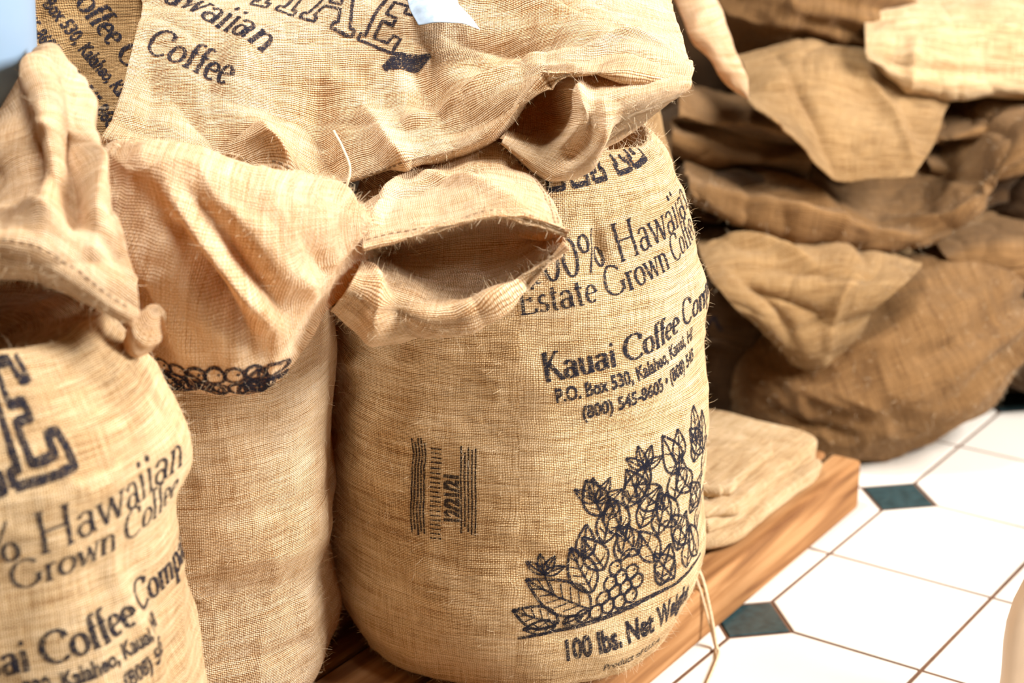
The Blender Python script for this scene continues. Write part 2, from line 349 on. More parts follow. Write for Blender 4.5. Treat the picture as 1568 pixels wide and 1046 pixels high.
def plant(pr,x0,z0,sl,sc=1.0):
    Z=lambda s,h:(x0+s*sc,z0+sl*s*sc+h*sc)
    rnd=random.Random(11)
    for s_,h,l,w,a,ve in [(.112,.016,.108,.027,2.44,5),(.066,.008,.068,.019,2.62,4),(.062,.004,.045,.012,3.05,2),(.072,.004,.03,.009,.2,1),(.112,.045,.080,.020,1.85,4)]:
        leaf(pr,*Z(s_,h),l*sc,w*sc,a+sl,w=.0042*sc,veins=ve)
    hm=lambda s:min(.03+1.35*s,.190+.12*(s-.12))
    s=.128; col=0
    while s<.35:
        h=.072 if s<.20 else .006
        k=0
        while h<hm(s)-.035:
            a=(2.0,1.15)[(k+col)%2]+rnd.uniform(-.22,.22)
            L=rnd.uniform(.058,.072)
            leaf(pr,*Z(s+rnd.uniform(-.004,.004),h),L*sc,L*.28*sc,a+sl,w=.0040*sc,veins=2); h+=.041; k+=1
        s+=.032; col+=1
    for s_,h in [(.100,.010),(.120,.009),(.139,.011),(.158,.010),(.177,.012),(.130,.028),(.149,.030),(.168,.029),(.187,.031),(.140,.047),(.159,.048),(.178,.049),(.15,.066)]:
        berry(pr,*Z(s_,h),.0105*sc,.0040*sc)
    for s_,h,R in [(.118,.178,.040),(.045,.090,.030),(.190,.205,.034)]:
        x,y=Z(s_,h)
        for a in (.35,1.05,1.75,2.5): leaf(pr,x,y,R*sc,R*.20*sc,a,w=.0030,veins=0)
        pr.ribbon([(x,y),(x+.012,y-.035)],.0026)
    for s_,h,l in [(.30,.19,.06),(.325,.17,.06),(.255,.185,.05),(.10,.10,.05)]: leaf(pr,*Z(s_,h),l*sc,.014*sc,1.5,w=.0036,veins=2)
    pr.ribbon([Z(.01,-.006),Z(.12,-.006),Z(.22,-.004),Z(.34,-.004)],[.0045,.0075,.0065,.005])
def outline_logo(pr,x,y,sc,ang,w=.035):
    ca,sa=math.cos(ang),math.sin(ang); T=lambda p:(x+(p[0]*ca-p[1]*sa)*sc,y+(p[0]*sa+p[1]*ca)*sc)
    shapes=[[(0,0),(.3,0),(.3,.12),(.22,.12),(.22,.42),(.55,.42),(.55,.12),(.47,.12),(.47,0),(.78,0),(.78,.12),(.7,.12),(.7,.9),(.78,.9),(.78,1.02),(.47,1.02),(.47,.9),(.55,.9),(.55,.56),(.22,.56),(.22,.9),(.3,.9),(.3,1.02),(0,1.02),(0,.9),(.08,.9),(.08,.12),(0,.12),(0,0)],
            [(.9,0),(1.15,0),(1.15,.1),(1.1,.12),(1.17,.35),(1.45,.35),(1.52,.12),(1.45,.1),(1.45,0),(1.8,0),(1.8,.12),(1.72,.12),(1.4,1.02),(1.22,1.02),(.98,.12),(.9,.12),(.9,0)],
            [(1.2,.45),(1.42,.45),(1.31,.8),(1.2,.45)],
            [(1.9,.0),(2.5,0),(2.5,.3),(2.38,.3),(2.36,.14),(2.12,.14),(2.12,.45),(2.3,.45),(2.3,.58),(2.12,.58),(2.12,.88),(2.36,.88),(2.38,.72),(2.5,.72),(2.5,1.02),(1.9,1.02),(1.9,.9),(1.98,.9),(1.98,.12),(1.9,.12),(1.9,0)]]
    for sh in shapes: pr.ribbon([T(p) for p in sh],w*sc)
def sack_label(pr,dx,dz,sc,sl,logo=True):
    P=lambda s,z:(dx+s*sc, dz+z*sc+sl*(s*sc))
    a=math.atan(sl)
    if logo: outline_logo(pr,*P(.05,.840),.095*sc,a*.6,.075)
    pr.serif('100% Hawaiian',*P(.150-2.82*.048,.728),.048*sc,a,thick=.115,thin=.05)
    pr.serif('Estate Grown Coffee',*P(0,.690),.0365*sc,a,thick=.14,thin=.055)
    pr.serif('Kauai Coffee Company',*P(.033,.594),.036*sc,a,thick=.20,thin=.08)
    pr.sans('P.O. Box 530, Kalaheo, Kauai, HI',*P(.048,.564),.0190*sc,a,.74,.05)
    pr.sans('(800) 545-8605 • (808) 545',*P(.084,.532),.0190*sc,a,.78,.05)

# ------------------------------------------------------------------ floor (real tiles on grout)
E1=np.array([.566,.824]); E2=np.array([.824,-.566]); B0=np.array([.5725,3.093]); TS=.305
def build_floor():
    v=[];f=[];mi=[]
    g=.004; c=.075
    def poly(pts,z,m,bev=.0025):
        n=len(pts); b=len(v); ctr=sum(np.array(p) for p in pts)/n
        for p in pts: v.append((p[0],p[1],z-.004))
        for p in pts: v.append((p[0],p[1],z-.001))
        for p in pts:
            q=np.array(p)+(ctr-np.array(p))/np.linalg.norm(ctr-np.array(p))*bev; v.append((q[0],q[1],z))
        for r in range(2):
            for i in range(n):
                j=(i+1)%n; f.append((b+r*n+i,b+r*n+j,b+(r+1)*n+j,b+(r+1)*n+i)); mi.append(m)
        f.append(tuple(b+2*n+i for i in range(n))); mi.append(m)
    O=B0-E1*TS
    for i in range(-16,14):
        for j in range(-14,16):
            cs=[(i,j),(i+1,j),(i+1,j+1),(i,j+1)]; pts=[]
            sg=[(1,1),(-1,1),(-1,-1),(1,-1)]
            def W(x,y): return O+E1*x*TS+E2*y*TS
            for k,((a,b_),(sa_,sb_)) in enumerate(zip(cs,sg)):
                gg=g/TS
                if a%2==0 and b_%2==0:
                    cc=(c+g*1.2)/TS; p1=W(a+sa_*cc,b_+sb_*gg); p2=W(a+sa_*gg,b_+sb_*cc)
                    pts+= [p2,p1] if k in(0,2) else [p1,p2]
                    dd=(c-g*.6)/TS
                    if k==0: poly([W(a+dd,b_),W(a,b_+dd),W(a-dd,b_),W(a,b_-dd)][::-1],0,1)
                else: pts.append(W(a+sa_*gg,b_+sb_*gg))
            poly(pts[::-1],0,0)
    b=len(v); v.extend([(-6,-2,-.003),(6,-2,-.003),(6,7,-.003),(-6,7,-.003)]); f.append((b,b+1,b+2,b+3)); mi.append(2)
    meshobj('floor',v,f,[M_TILE,M_INSET,M_GROUT],smooth=False,fmat=mi)
build_floor()
def box(v,f,c,h):
    b=len(v)
    for sx in(-1,1):
        for sy in(-1,1):
            for sz in(-1,1): v.append((c[0]+sx*h[0],c[1]+sy*h[1],c[2]+sz*h[2]))
    for q in[(0,1,3,2),(4,6,7,5),(0,4,5,1),(2,3,7,6),(0,2,6,4),(1,5,7,3)]: f.append(tuple(b+i for i in q))
def boxobj(name,boxes,mat,bev=.004,parent=None):
    v=[];f=[]
    for c,h in boxes: box(v,f,c,h)
    o=meshobj(name,v,f,mat,parent,smooth=False); m=o.modifiers.new('bevel','BEVEL'); m.width=bev; m.segments=3; return o
boxobj('wall_back',[((0,4.98,1.4),(3.6,.05,1.42))],M_WALL,.002)
boxobj('wall_left',[((-2.6,2.4,1.4),(.05,2.6,1.42))],M_WALL,.002)

pd=np.array([.552,.834]); pn=np.array([.834,-.552]); corner=np.array([.2,2.59])+pd*.83
LEN=2.2; WID=1.35
bx=[((-LEN/2,.03,.052),(LEN/2,.03,.050)),((-LEN/2,WID-.03,.052),(LEN/2,.03,.050)),((-LEN/2,WID/2,.045),(LEN/2,.03,.04))]
nP=9
wv=(WID-.13)/nP
for i in range(nP): bx.append(((-LEN/2-.0,.068+wv*(i+.5),.094),(LEN/2-.004*(i%3),wv/2-.004,.0085)))
pal=boxobj('wooden_pallet',bx,M_WOOD,.009)
pal.location=(corner[0],corner[1],0); pal.rotation_euler=(0,0,math.atan2(pd[1],pd[0]))
ZP=.108

# ------------------------------------------------------------------ centre sack
prof=[(ZP+.001,.005,0,2.66),(ZP,.12,0,2.66),(ZP,.20,.0,2.66),(ZP+.006,.24,.0,2.66),(.135,.262,.003,2.66),(.20,.283,.006,2.66),(.30,.287,.008,2.66),(.42,.283,.01,2.66),(.55,.278,.01,2.66),(.68,.264,.01,2.66),(.77,.245,.01,2.66),(.835,.222,.01,2.665),(.872,.198,.01,2.67),(.878,.183,.01,2.67),(.862,.168,.01,2.67),(.835,.15,.01,2.67),(.82,.10,.01,2.67),(.815,.01,.01,2.67)]
folds=[]
rr=random.Random(8)
for k in range(14):
    a=rr.uniform(-1.3,-.2); z=rr.uniform(.15,.66); l=rr.uniform(.2,.5)
    folds.append(([(.01+.28*math.sin(a+l*t),2.66-.28*math.cos(a+l*t),z+.01*math.sin(3*t+k)) for t in(0,.33,.66,1)],rr.choice([-.006,.005]),.010))
for k in range(8):
    a=rr.uniform(.0,1.4); z=.80+rr.uniform(-.02,.02)
    folds.append(([(.01+.24*math.sin(a),2.66-.24*math.cos(a),z+.04),(.01+.255*math.sin(a+.05),2.66-.255*math.cos(a+.05),z-.05)],-.007,.009))
sack1,P1_,bv=sack_body('burlap_sack',prof,M_SACK,n=(330,260),seed=2,noi=.009,wr=.004,folds=folds,aniso=(1,1,1.6),fuzz=5500)
pr=Print(); sl=.135
sack_label(pr,0,0,1,sl)
plant(pr,-.012,.222,sl,1.0)
pr.sans('100 lbs. Net Weight',.064,.171,.035,math.atan(sl),.58,.06)
pr.sans('Product of U.S.A.',.13,.138,.014,math.atan(sl),.8,.02)
pr.build('printed_lettering',cyl_proj(bv,.01,2.66,.277),M_INK,sack1)
pr=Print()
for i in range(5):
    pr.ribbon([(-.148+i*.0042,.36+.012*rr.random()),(-.148+i*.0042,.50+.008*rr.random())],.0024)
    pr.ribbon([(-.080+i*.005,.37+.012*rr.random()),(-.080+i*.005,.49+.012*rr.random())],.0024)
for i in range(20): pr.ribbon([(-.123,.36+i*.007),(-.108,.36+i*.007)],.0021)
pr.sans('12/21/21',-.084,.385,.019,math.pi/2,.8,.09)
pr.build('batch_stamp',cyl_proj(bv,.01,2.66,.277),M_INK2,sack1)

def stand(name,cx,cy,r,h,mat,seed,z0=ZP):
    pf=[(z0+.001,.005,cx,cy),(z0,r*.5,cx,cy),(z0,r*.82,cx,cy),(z0+.03,r*.95,cx,cy),(z0+.12,r,cx,cy),(z0+h*.5,r,cx,cy),(z0+h*.8,r*.93,cx,cy),(z0+h*.95,r*.75,cx,cy),(z0+h,r*.4,cx,cy),(z0+h,.005,cx,cy)]
    return sack_body(name,pf,mat,n=(150,110),seed=seed,noi=.012,wr=.006)
stand('burlap_sack',.035,3.215,.25,.78,M_MID,31)
stand('burlap_sack',-.50,3.02,.25,.76,M_MID,32)

# ------------------------------------------------------------------ top sack lying across
rows=[(3250,[(-560,820),(-430,820),(-290,820),(-160,820),(-22,820),(110,820),(232,830)]),
(3150,[(-570,1000),(-430,1010),(-290,1010),(-160,1010),(-22,1010),(110,1000),(242,960)]),
(2900,[(-560,1090),(-430,1095),(-290,1095),(-160,1095),(-22,1095),(110,1085),(240,1040)]),
(2750,[(-548,1107),(-427,1107),(-286,1107),(-154,1107),(-22,1107),(109,1100),(232,1051)]),
(2650,[(-518,1067),(-413,1071),(-277,1071),(-149,1071),(-22,1071),(106,1067),(236,1025)]),
(2580,[(-518,1016),(-406,1016),(-272,1016),(-146,1025),(-22,1034),(103,1048),(245,1011)]),
(2530,[(-525,962),(-402,953),(-270,945),(-145,953),(-39,981),(76,1021),(244,1003)]),
(2470,[(-533,930),(-398,908),(-277,886),(-152,907),(-47,936),(70,1009),(239,998)]),
(2450,[(-546,915),(-381,887),(-251,846),(-135,880),(-38,916),(66,1000),(230,987)]),
(2530,[(-555,895),(-390,872),(-256,836),(-138,868),(-40,905),(68,993),(232,980)]),
(2680,[(-574,862),(-407,838),(-267,815),(-144,843),(-41,881),(70,964),(237,952)])]
tf=[([(.02,.45),(.05,.6),(.06,.8)],.016,.03),
    ([(.24,.66),(.27,.72),(.30,.78)],-.070,.030),([(.34,.55),(.36,.68),(.38,.78)],.028,.026),
    ([(.08,.6),(.16,.70),(.22,.79)],.022,.025),
    ([(.45,.45),(.53,.58),(.60,.68)],.028,.026),([(.42,.6),(.49,.72),(.51,.78)],-.028,.018),
    ([(.50,.66),(.66,.64),(.82,.60)],-.032,.018),([(.56,.48),(.7,.54),(.88,.58)],.028,.024),
    ([(.55,.38),(.75,.44),(.95,.52)],-.026,.020),([(.7,.3),(.82,.45),(.97,.55)],.022,.022),
    ([(.60,.70),(.72,.72),(.80,.74)],.016,.014),([(.0,.7),(.2,.76),(.35,.8)],.012,.014),
    ([(.40,.40),(.48,.5),(.5,.62)],-.016,.022),([(.20,.4),(.22,.5),(.18,.62)],-.014,.024),
    ([(.62,.56),(.72,.60),(.80,.66)],.016,.012),([(.75,.62),(.80,.66),(.86,.74)],-.016,.012),
    ([(.85,.62),(.92,.56),(.99,.60)],-.020,.012),([(.8,.68),(.9,.64),(.97,.68)],.018,.014)]
top,PT,bvT=sheet('burlap_sack',rows,M_CREAM,n=(300,240),seed=4,noi=.018,wr=.007,crump=.009,folds=tf,thick=.003,sgn=1,fuzz=4500)
nrm=(0,-.72,.69)
pr=Print()
pr.serif('Coffee',-.006,-.004,.042,math.radians(-27),thick=.16,thin=.065)
pr.serif('Hawaiian',-.026,.122,.048,math.radians(-36),thick=.16,thin=.065)
outline_logo(pr,.135,.082,.088,math.radians(-24),.055)
pr.ribbon([(.325,-.030),(.345,-.018),(.37,-.016),(.39,-.008)],[.01,.026,.022,.006])
pr.build('printed_lettering',plane_proj(bvT,(-.50,2.58,1.011),nrm,(1,0,0)),M_INK,top,off=.0027)
tg,_,_=sheet('plastic_ticket',[[(-150,2650,1100),(-110,2655,1106),(-80,2650,1098)],[(-140,2600,1066),(-105,2592,1074),(-70,2600,1062)],[(-125,2565,1043),(-90,2555,1048),(-45,2565,1036)]],M_TAG,n=(40,40),seed=9,noi=.006,wr=.009,thick=.0008,parent=top)
twine('loose_thread',[(-235,2440,930),(-222,2425,910),(-212,2410,884),(-222,2400,856),(-245,2410,842)],.0020,M_TWINE,top)
er=[[(-4,2640,900),(49,2620,950),(83,2520,1004),(118,2500,1001),(153,2500,1003),(196,2500,1006),(231,2500,998)],
[(-3,2630,895),(46,2600,935),(79,2440,987),(111,2425,979),(149,2425,987),(191,2425,995),(233,2425,996)],
[(-8,2560,905),(48,2540,910),(82,2415,946),(116,2405,942),(141,2405,950),(183,2405,970),(221,2410,985)],
[(-10,2450,920),(35,2460,900),(65,2440,905),(95,2420,900),(125,2415,914),(158,2415,940),(193,2415,966)],
[(-14,2435,914),(14,2435,893),(40,2435,873),(57,2435,865),(92,2435,873),(117,2435,893),(156,2435,928)],
[(-10,2500,905),(14,2500,885),(40,2500,868),(57,2500,862),(92,2500,868),(117,2500,885),(150,2500,915)]]
ear,_,_=sheet('folded_corner',er,M_CREAM,n=(140,110),seed=6,noi=.006,wr=.005,folds=[([(.34,0),(.42,.4),(.46,.9)],.016,.012),([(.52,.2),(.58,.5),(.58,.9)],-.018,.012),([(.8,.1),(.75,.5),(.7,.9)],.014,.014),([(.66,.1),(.66,.5),(.64,.9)],.012,.010)],thick=.003,parent=top,fuzz=600)
lr=[[(-850,2830,1120),(-728,2790,1101),(-633,2790,1101),(-499,2790,1101)],[(-820,2700,1030),(-698,2680,1025),(-606,2680,1025),(-504,2680,1025)],[(-800,2630,955),(-660,2610,955),(-587,2610,955),(-518,2610,955)],[(-780,2580,898),(-617,2560,898),(-563,2560,898),(-513,2560,898)],[(-760,2560,842),(-608,2540,842),(-554,2540,842),(-491,2540,842)],[(-760,2700,830),(-608,2700,830),(-554,2700,830),(-491,2700,830)]]
lr=[[(x-20,y+350,z-150) for x,y,z in lr[0]]]+lr
dsk,_,bvD=sheet('burlap_sack',lr,M_MID,n=(120,120),seed=12,noi=.008,wr=.006,thick=.003)
pr=Print(); a=math.radians(-52)
pr.serif('Coffee Company',-.02,.14,.036,a,thick=.19,thin=.08)
pr.sans('P.O. Box 530, Kalaheo, Kauai',-.075,.15,.020,a,.8,.05)
pr.sans('(800) 545-8605 • (808) 545-8606',-.115,.14,.020,a,.8,.05)
pr.build('printed_lettering',plane_proj(bvD,(-.62,2.62,.97),nrm,(1,0,0)),M_INK,dsk,off=.0027)

# ------------------------------------------------------------------ left-middle sack
pf=[(ZP+.001,.005,-.48,2.5),(ZP,.11,-.48,2.5),(ZP,.17,-.48,2.5),(ZP+.01,.20,-.48,2.5),(.16,.216,-.48,2.5),(.22,.216,-.48,2.5),(.285,.208,-.48,2.5),(.34,.215,-.48,2.5),(.45,.222,-.48,2.5),(.6,.226,-.48,2.5),(.72,.226,-.48,2.5),(.79,.20,-.48,2.5),(.81,.1,-.48,2.5),(.81,.01,-.48,2.5)]
fo=[([(-.48+.23*math.sin(a),2.5-.23*math.cos(a),z+.015*math.sin(a*3)) for a in(-.6,-.1,.4,.9,1.4)],am,.012) for z,am in((.3,-.011),(.25,.008),(.35,.006),(.2,-.011),(.42,-.006),(.55,.005))]
sm,_,_=sack_body('burlap_sack',pf,M_CREAM,n=(240,200),seed=14,noi=.010,wr=.006,folds=fo,fuzz=3500)
tops=[(-513,2350,930),(-449,2300,953),(-364,2270,937),(-285,2270,916),(-241,2300,888),(-207,2330,856),(-188,2350,831)]
bots=[(-501,2350,689),(-460,2300,648),(-372,2270,625),(-296,2270,638),(-242,2300,715),(-205,2330,776),(-188,2350,792)]
thk=[70,110,130,120,85,50,32]
stn=[]
for a_,b_,t_ in zip(tops,bots,thk):
    a_=np.array(a_,float); b_=np.array(b_,float); stn.append(((a_+b_)/2,(a_-b_)/2,(0,-.94*t_,.33*t_)))
def F3(u,z,y): return (u/1000,y/1000,z/1000)
pf_=[([F3(-470,935,2205),F3(-400,860,2150),F3(-330,760,2150),F3(-285,660,2180)],-.052,.024),
     ([F3(-420,930,2190),F3(-360,850,2150),F3(-295,760,2150),F3(-262,690,2180)],.030,.018),
     ([F3(-380,915,2180),F3(-320,840,2150),F3(-268,760,2180)],-.042,.018),
     ([F3(-340,905,2170),F3(-285,830,2180),F3(-247,775,2210)],.024,.012),
     ([F3(-300,890,2180),F3(-256,830,2220),F3(-230,795,2240)],-.028,.012),
     ([F3(-500,880,2240),F3(-450,790,2170),F3(-400,690,2180)],.036,.028),
     ([F3(-480,820,2200),F3(-440,740,2170),F3(-430,690,2180)],-.046,.020),
     ([F3(-430,800,2150),F3(-390,720,2150),F3(-360,680,2180)],-.040,.015),
     ([F3(-470,900,2190),F3(-440,880,2170),F3(-400,875,2160)],-.026,.012),
     ([F3(-480,712,2200),F3(-390,694,2150),F3(-290,686,2170)],-.030,.012),
     ([F3(-470,735,2200),F3(-390,720,2140),F3(-280,712,2170)],.018,.016)]
pil,_,bvP=tube('folded_top',stn,M_CREAM,n=(240,220),seed=15,noi=.014,wr=.007,crump=.009,folds=pf_,parent=sm,fuzz=3500)
pr=Print(); rn=random.Random(5)
for i in range(9):
    leaf(pr,-.475+.022*i,.628+.004*math.sin(i*2.1),.044,.015,rn.uniform(.5,2.4),w=.0055,veins=1)
for i in range(8): berry(pr,-.462+.024*i,.668,.012,.005)
for i in range(10): berry(pr,-.470+.021*i,.640,.011,.005)
pr.build('printed_leaves',lambda x,z:(lambda r:None if r[0] is None else (r[0],-r[1] if r[1].y>0 else r[1]))(bvP.ray_cast(Vector((x,1.8,z+.02)),Vector((0,1,-.02)).normalized())),M_INK,sm,off=.0012)
mr=[(2500,[(-217,825),(-154,855),(-92,882),(-39,904),(14,885),(27,860)]),
(2400,[(-202,830),(-149,848),(-89,866),(-29,879),(26,861),(48,836)]),
(2280,[(-187,819),(-134,832),(-77,849),(-20,861),(29,853),(69,837)]),
(2310,[(-190,812),(-140,822),(-80,836),(-22,846),(28,840),(67,831)]),
(2375,[(-196,784),(-143,785),(-82,798),(-21,805),(31,803),(68,802)]),
(2330,[(-194,784),(-146,765),(-88,752),(-29,756),(22,777),(69,812)]),
(2280,[(-198,781),(-150,757),(-95,742),(-35,747),(18,776),(69,818)]),
(2265,[(-209,767),(-160,740),(-102,725),(-44,737),(9,771),(68,826)]),
(2300,[(-225,737),(-188,706),(-129,693),(-70,711),(-12,746),(63,813)]),
(2420,[(-232,692),(-193,674),(-136,669),(-74,688),(-12,716),(57,770)])]
mf=[([(.0,.12),(.3,.1),(.6,.08)],.014,.014),([(.02,.62),(.15,.75),(.25,.9)],-.024,.014),([(.1,.65),(.3,.8),(.45,.93)],.016,.018),([(.0,.5),(.1,.42),(.2,.4)],.01,.012),([(.35,.8),(.55,.8),(.8,.75)],-.014,.014),([(.3,.05),(.5,.12),(.75,.2)],-.014,.012),([(.05,.18),(.15,.1),(.3,.02)],-.016,.012)]
mou,PM,bvM=sheet('sack_mouth',mr,M_CREAM,n=(190,210),seed=17,noi=.010,wr=.006,folds=mf,thick=.003,parent=sm,fuzz=2400)
def stitch(name,P,path,parent,dash=.006,gap=.004,w=.0011,off=.0025):
    path2=cr_axis(np.array(path),160)
    pts=np.array([sample(P,s,t) for s,t in path2]); d=np.concatenate([[0],np.cumsum(np.linalg.norm(np.diff(pts,axis=0),axis=1))])
    Nn=normals(P); v=[];f=[]; x=0
    def at(q):
        i=min(np.searchsorted(d,q),159); st=path2[i]; return np.array([np.interp(q,d,pts[:,k]) for k in range(3)]), sample(Nn,*st)
    while x<d[-1]-dash:
        a,n=at(x); b,_=at(x+dash); t=(b-a)/max(np.linalg.norm(b-a),1e-9); sd=np.cross(n,t)*w
        for so in(1,-1):
            k=len(v); o=n*off*so
            for q in(a-sd+o,a+sd+o,b+sd+o,b-sd+o): v.append(q)
            f.append((k,k+1,k+2,k+3))
        x+=dash+gap
    return meshobj(name,v,f,M_THREAD,parent)
stitch('hem_stitching',PM,[(.02,.205),(.3,.205),(.6,.205),(.9,.205)],sm)
stitch('hem_stitching',PM,[(.62,.0),(.80,.07),(.90,.16),(.95,.2)],sm)
stitch('hem_stitching',PM,[(.66,.0),(.83,.06),(.93,.14),(.97,.19)],sm)
stitch('hem_stitching',PT,[(.25,.76),(.35,.765),(.45,.77),(.55,.77)],top)

# ------------------------------------------------------------------ left-front sack
cx,cy=-.62,2.03
pf=[(ZP+.001,.005,cx,cy),(ZP,.12,cx,cy),(ZP,.19,cx,cy),(ZP+.015,.225,cx,cy),(.2,.24,cx,cy),(.34,.238,cx,cy),(.45,.234,cx,cy),(.555,.224,cx,cy),(.61,.230,cx,cy),(.66,.229,cx,cy),(.71,.210,cx,cy),(.75,.188,cx,cy+.01),(.78,.165,cx,cy+.02),(.80,.14,cx,cy+.03),(.79,.12,cx,cy+.03),(.77,.01,cx,cy+.03)]
fo=[([(cx+.23*math.sin(.9+.1*k),cy-.23*math.cos(.9+.1*k),.60-.05*k),(cx+.235*math.sin(1.05+.1*k),cy-.235*math.cos(1.05+.1*k),.45-.05*k)],.008,.014) for k in range(2)]
fo.append(([(cx+.22*math.sin(q),cy-.22*math.cos(q),.665+.01*math.sin(q*4)) for q in(-.6,0,.5,1.0)],.010,.022))
sf,_,bvF=sack_body('burlap_sack',pf,M_SACK,n=(280,220),seed=21,noi=.012,wr=.006,folds=fo,fuzz=2500)
pr=Print()
sack_label(pr,-.035,-.13,1.0,.10,logo=False)
outline_logo(pr,-.115,.665,.115,.12,.085)
pr.build('printed_lettering',cyl_proj(bvF,cx,cy,.23),M_INK,sf,off=.0012)
dr=[(2300,[(-669,938),(-617,1020),(-590,1061),(-561,1067),(-547,1049),(-533,1020)]),
(2150,[(-645,936),(-586,998),(-544,1044),(-518,1044),(-494,1013),(-477,986)]),
(2100,[(-633,910),(-577,956),(-529,994),(-500,991),(-472,968),(-454,949)]),
(2030,[(-613,918),(-565,930),(-517,937),(-481,937),(-449,930),(-432,918)]),
(1975,[(-596,932),(-554,923),(-512,914),(-479,895),(-445,865),(-411,839)]),
(1965,[(-604,905),(-561,897),(-519,888),(-484,872),(-449,848),(-416,829)]),
(1990,[(-604,877),(-561,866),(-519,856),(-484,845),(-449,832),(-416,820)]),
(2060,[(-620,860),(-580,850),(-540,838),(-505,828),(-468,820),(-435,810)]),
(2200,[(-640,870),(-605,865),(-559,855),(-521,845),(-482,835),(-452,820)])]
dr=[(y,[(-860,p[0][1]-150),(-760,p[0][1]-70)]+p) for y,p in dr]
dm=[([(.45,.04),(.5,.22),(.42,.45)],.034,.024),([(.58,.04),(.60,.22),(.58,.40)],-.042,.018),([(.7,.04),(.72,.26),(.70,.46)],.032,.018),([(.82,.04),(.83,.26),(.80,.44)],-.038,.016),([(.55,.28),(.7,.38),(.9,.44)],.018,.014),([(.35,.32),(.5,.40),(.65,.44)],-.028,.016),([(.92,.1),(.94,.26),(.92,.44)],.018,.014)]
drp,PD,_=sheet('folded_mouth',dr,M_CREAM,n=(200,180),seed=22,noi=.012,wr=.007,crump=.007,folds=dm,thick=.003,parent=sf,fuzz=1800)
stitch('hem_stitching',PD,[(.3,.53),(.6,.53),(.8,.53),(.98,.53)],sf)
tube('tied_corner',[((-447,2100,760),(0,0,14),(-12,-12,0)),((-436,2060,768),(-4,0,20),(-16,-16,0)),((-424,2035,780),(-8,4,26),(-18,-18,0)),((-410,2025,796),(-10,0,24),(-17,-18,0)),((-404,2030,812),(-6,0,14),(-10,-12,0))],M_CREAM,n=(60,60),seed=23,noi=.012,wr=.010,parent=sf,pw=.85)

# blue bucket
v=[];f=[]; pfb=[(.0,.86),(.06,.86),(.085,.865),(.105,.89),(.125,.94),(.140,1.01),(.146,1.12),(.150,1.25),(.158,1.25),(.158,1.27),(.146,1.27),(.138,1.12),(.12,.99),(.0,.93)]
pp=cr_axis(np.array(pfb),70); n=64
for r,z in pp:
    for i in range(n):
        a=2*math.pi*i/n; v.append((-.735+max(r,0.0005)*math.cos(a),2.33+max(r,.0005)*math.sin(a),z))
for j in range(len(pp)-1):
    for i in range(n): f.append((j*n+i,j*n+(i+1)%n,(j+1)*n+(i+1)%n,(j+1)*n+i))
meshobj('plastic_bucket',v,f,M_BLUE)

# ------------------------------------------------------------------ background pile
b1,_,_=blob('burlap_sack',(.755,3.70,.185),(.335,.305,.20),(.9,.05,.38),M_BROWN_SHADED,gather=.022,ng=9,n=(220,180),seed=41,noi=.018,wr=.008,crump=.014,floor=.002,fuzz=2500,
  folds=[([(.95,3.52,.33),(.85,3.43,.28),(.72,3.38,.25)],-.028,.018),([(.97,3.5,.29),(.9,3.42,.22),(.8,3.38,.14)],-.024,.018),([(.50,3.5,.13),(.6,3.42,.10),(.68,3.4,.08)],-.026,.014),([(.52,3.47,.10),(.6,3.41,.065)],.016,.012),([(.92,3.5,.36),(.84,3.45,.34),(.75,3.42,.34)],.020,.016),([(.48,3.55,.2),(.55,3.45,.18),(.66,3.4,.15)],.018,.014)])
mp_=[(3900,[(360,330),(465,340),(560,350),(740,350),(880,330)]),
(3750,[(374,391),(465,419),(558,430),(733,426),(864,377)]),
(3600,[(367,425),(450,440),(549,448),(690,442),(815,400)]),
(3500,[(367,425),(448,438),(549,441),(675,435),(790,415)]),
(3430,[(385,405),(453,398),(540,398),(639,404),(744,400)]),
(3425,[(431,346),(482,322),(551,310),(631,333),(698,352)]),
(3480,[(507,255),(547,228),(587,208),(624,234),(660,281)]),
(3600,[(520,230),(550,210),(590,195),(630,215),(650,250)])]
sheet('burlap_sack',mp_,M_MID,n=(170,140),seed=42,noi=.014,wr=.007,crump=.014,thick=.004,fuzz=1200,folds=[([(.1,.35),(.4,.42),(.6,.5)],-.026,.014),([(.6,.2),(.75,.4),(.8,.6)],.022,.022),([(.3,.28),(.5,.33),(.8,.33)],-.024,.014),([(.9,.3),(.75,.6),(.55,.85)],-.020,.012),([(.15,.5),(.35,.65),(.5,.85)],.018,.014)])
bd,_,_=blob('burlap_sack',(.72,3.98,.50),(.46,.27,.17),(1,.0,.05),M_DARK_SHADED,seed=43,noi=.03,wr=.012,gather=.02)
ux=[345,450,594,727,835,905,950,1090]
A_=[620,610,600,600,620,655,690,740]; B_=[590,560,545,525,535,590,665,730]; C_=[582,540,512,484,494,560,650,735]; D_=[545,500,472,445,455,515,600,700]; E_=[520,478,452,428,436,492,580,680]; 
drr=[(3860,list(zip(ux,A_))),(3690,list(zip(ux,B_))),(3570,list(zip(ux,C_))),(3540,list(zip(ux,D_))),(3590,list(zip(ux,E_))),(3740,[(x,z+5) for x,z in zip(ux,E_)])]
sheet('draped_cloth',drr,M_BROWN_SHADED,n=(200,120),seed=44,noi=.014,wr=.008,crump=.018,thick=.004,parent=bd,fuzz=1000,folds=[([(.05,.45),(.3,.5),(.5,.5)],-.036,.014),([(.45,.35),(.6,.45),(.72,.5)],-.030,.014),([(.6,.2),(.72,.35),(.78,.6)],.024,.016),([(.2,.2),(.3,.4),(.35,.6)],-.030,.016),([(.1,.35),(.25,.42),(.45,.42)],.026,.014)])
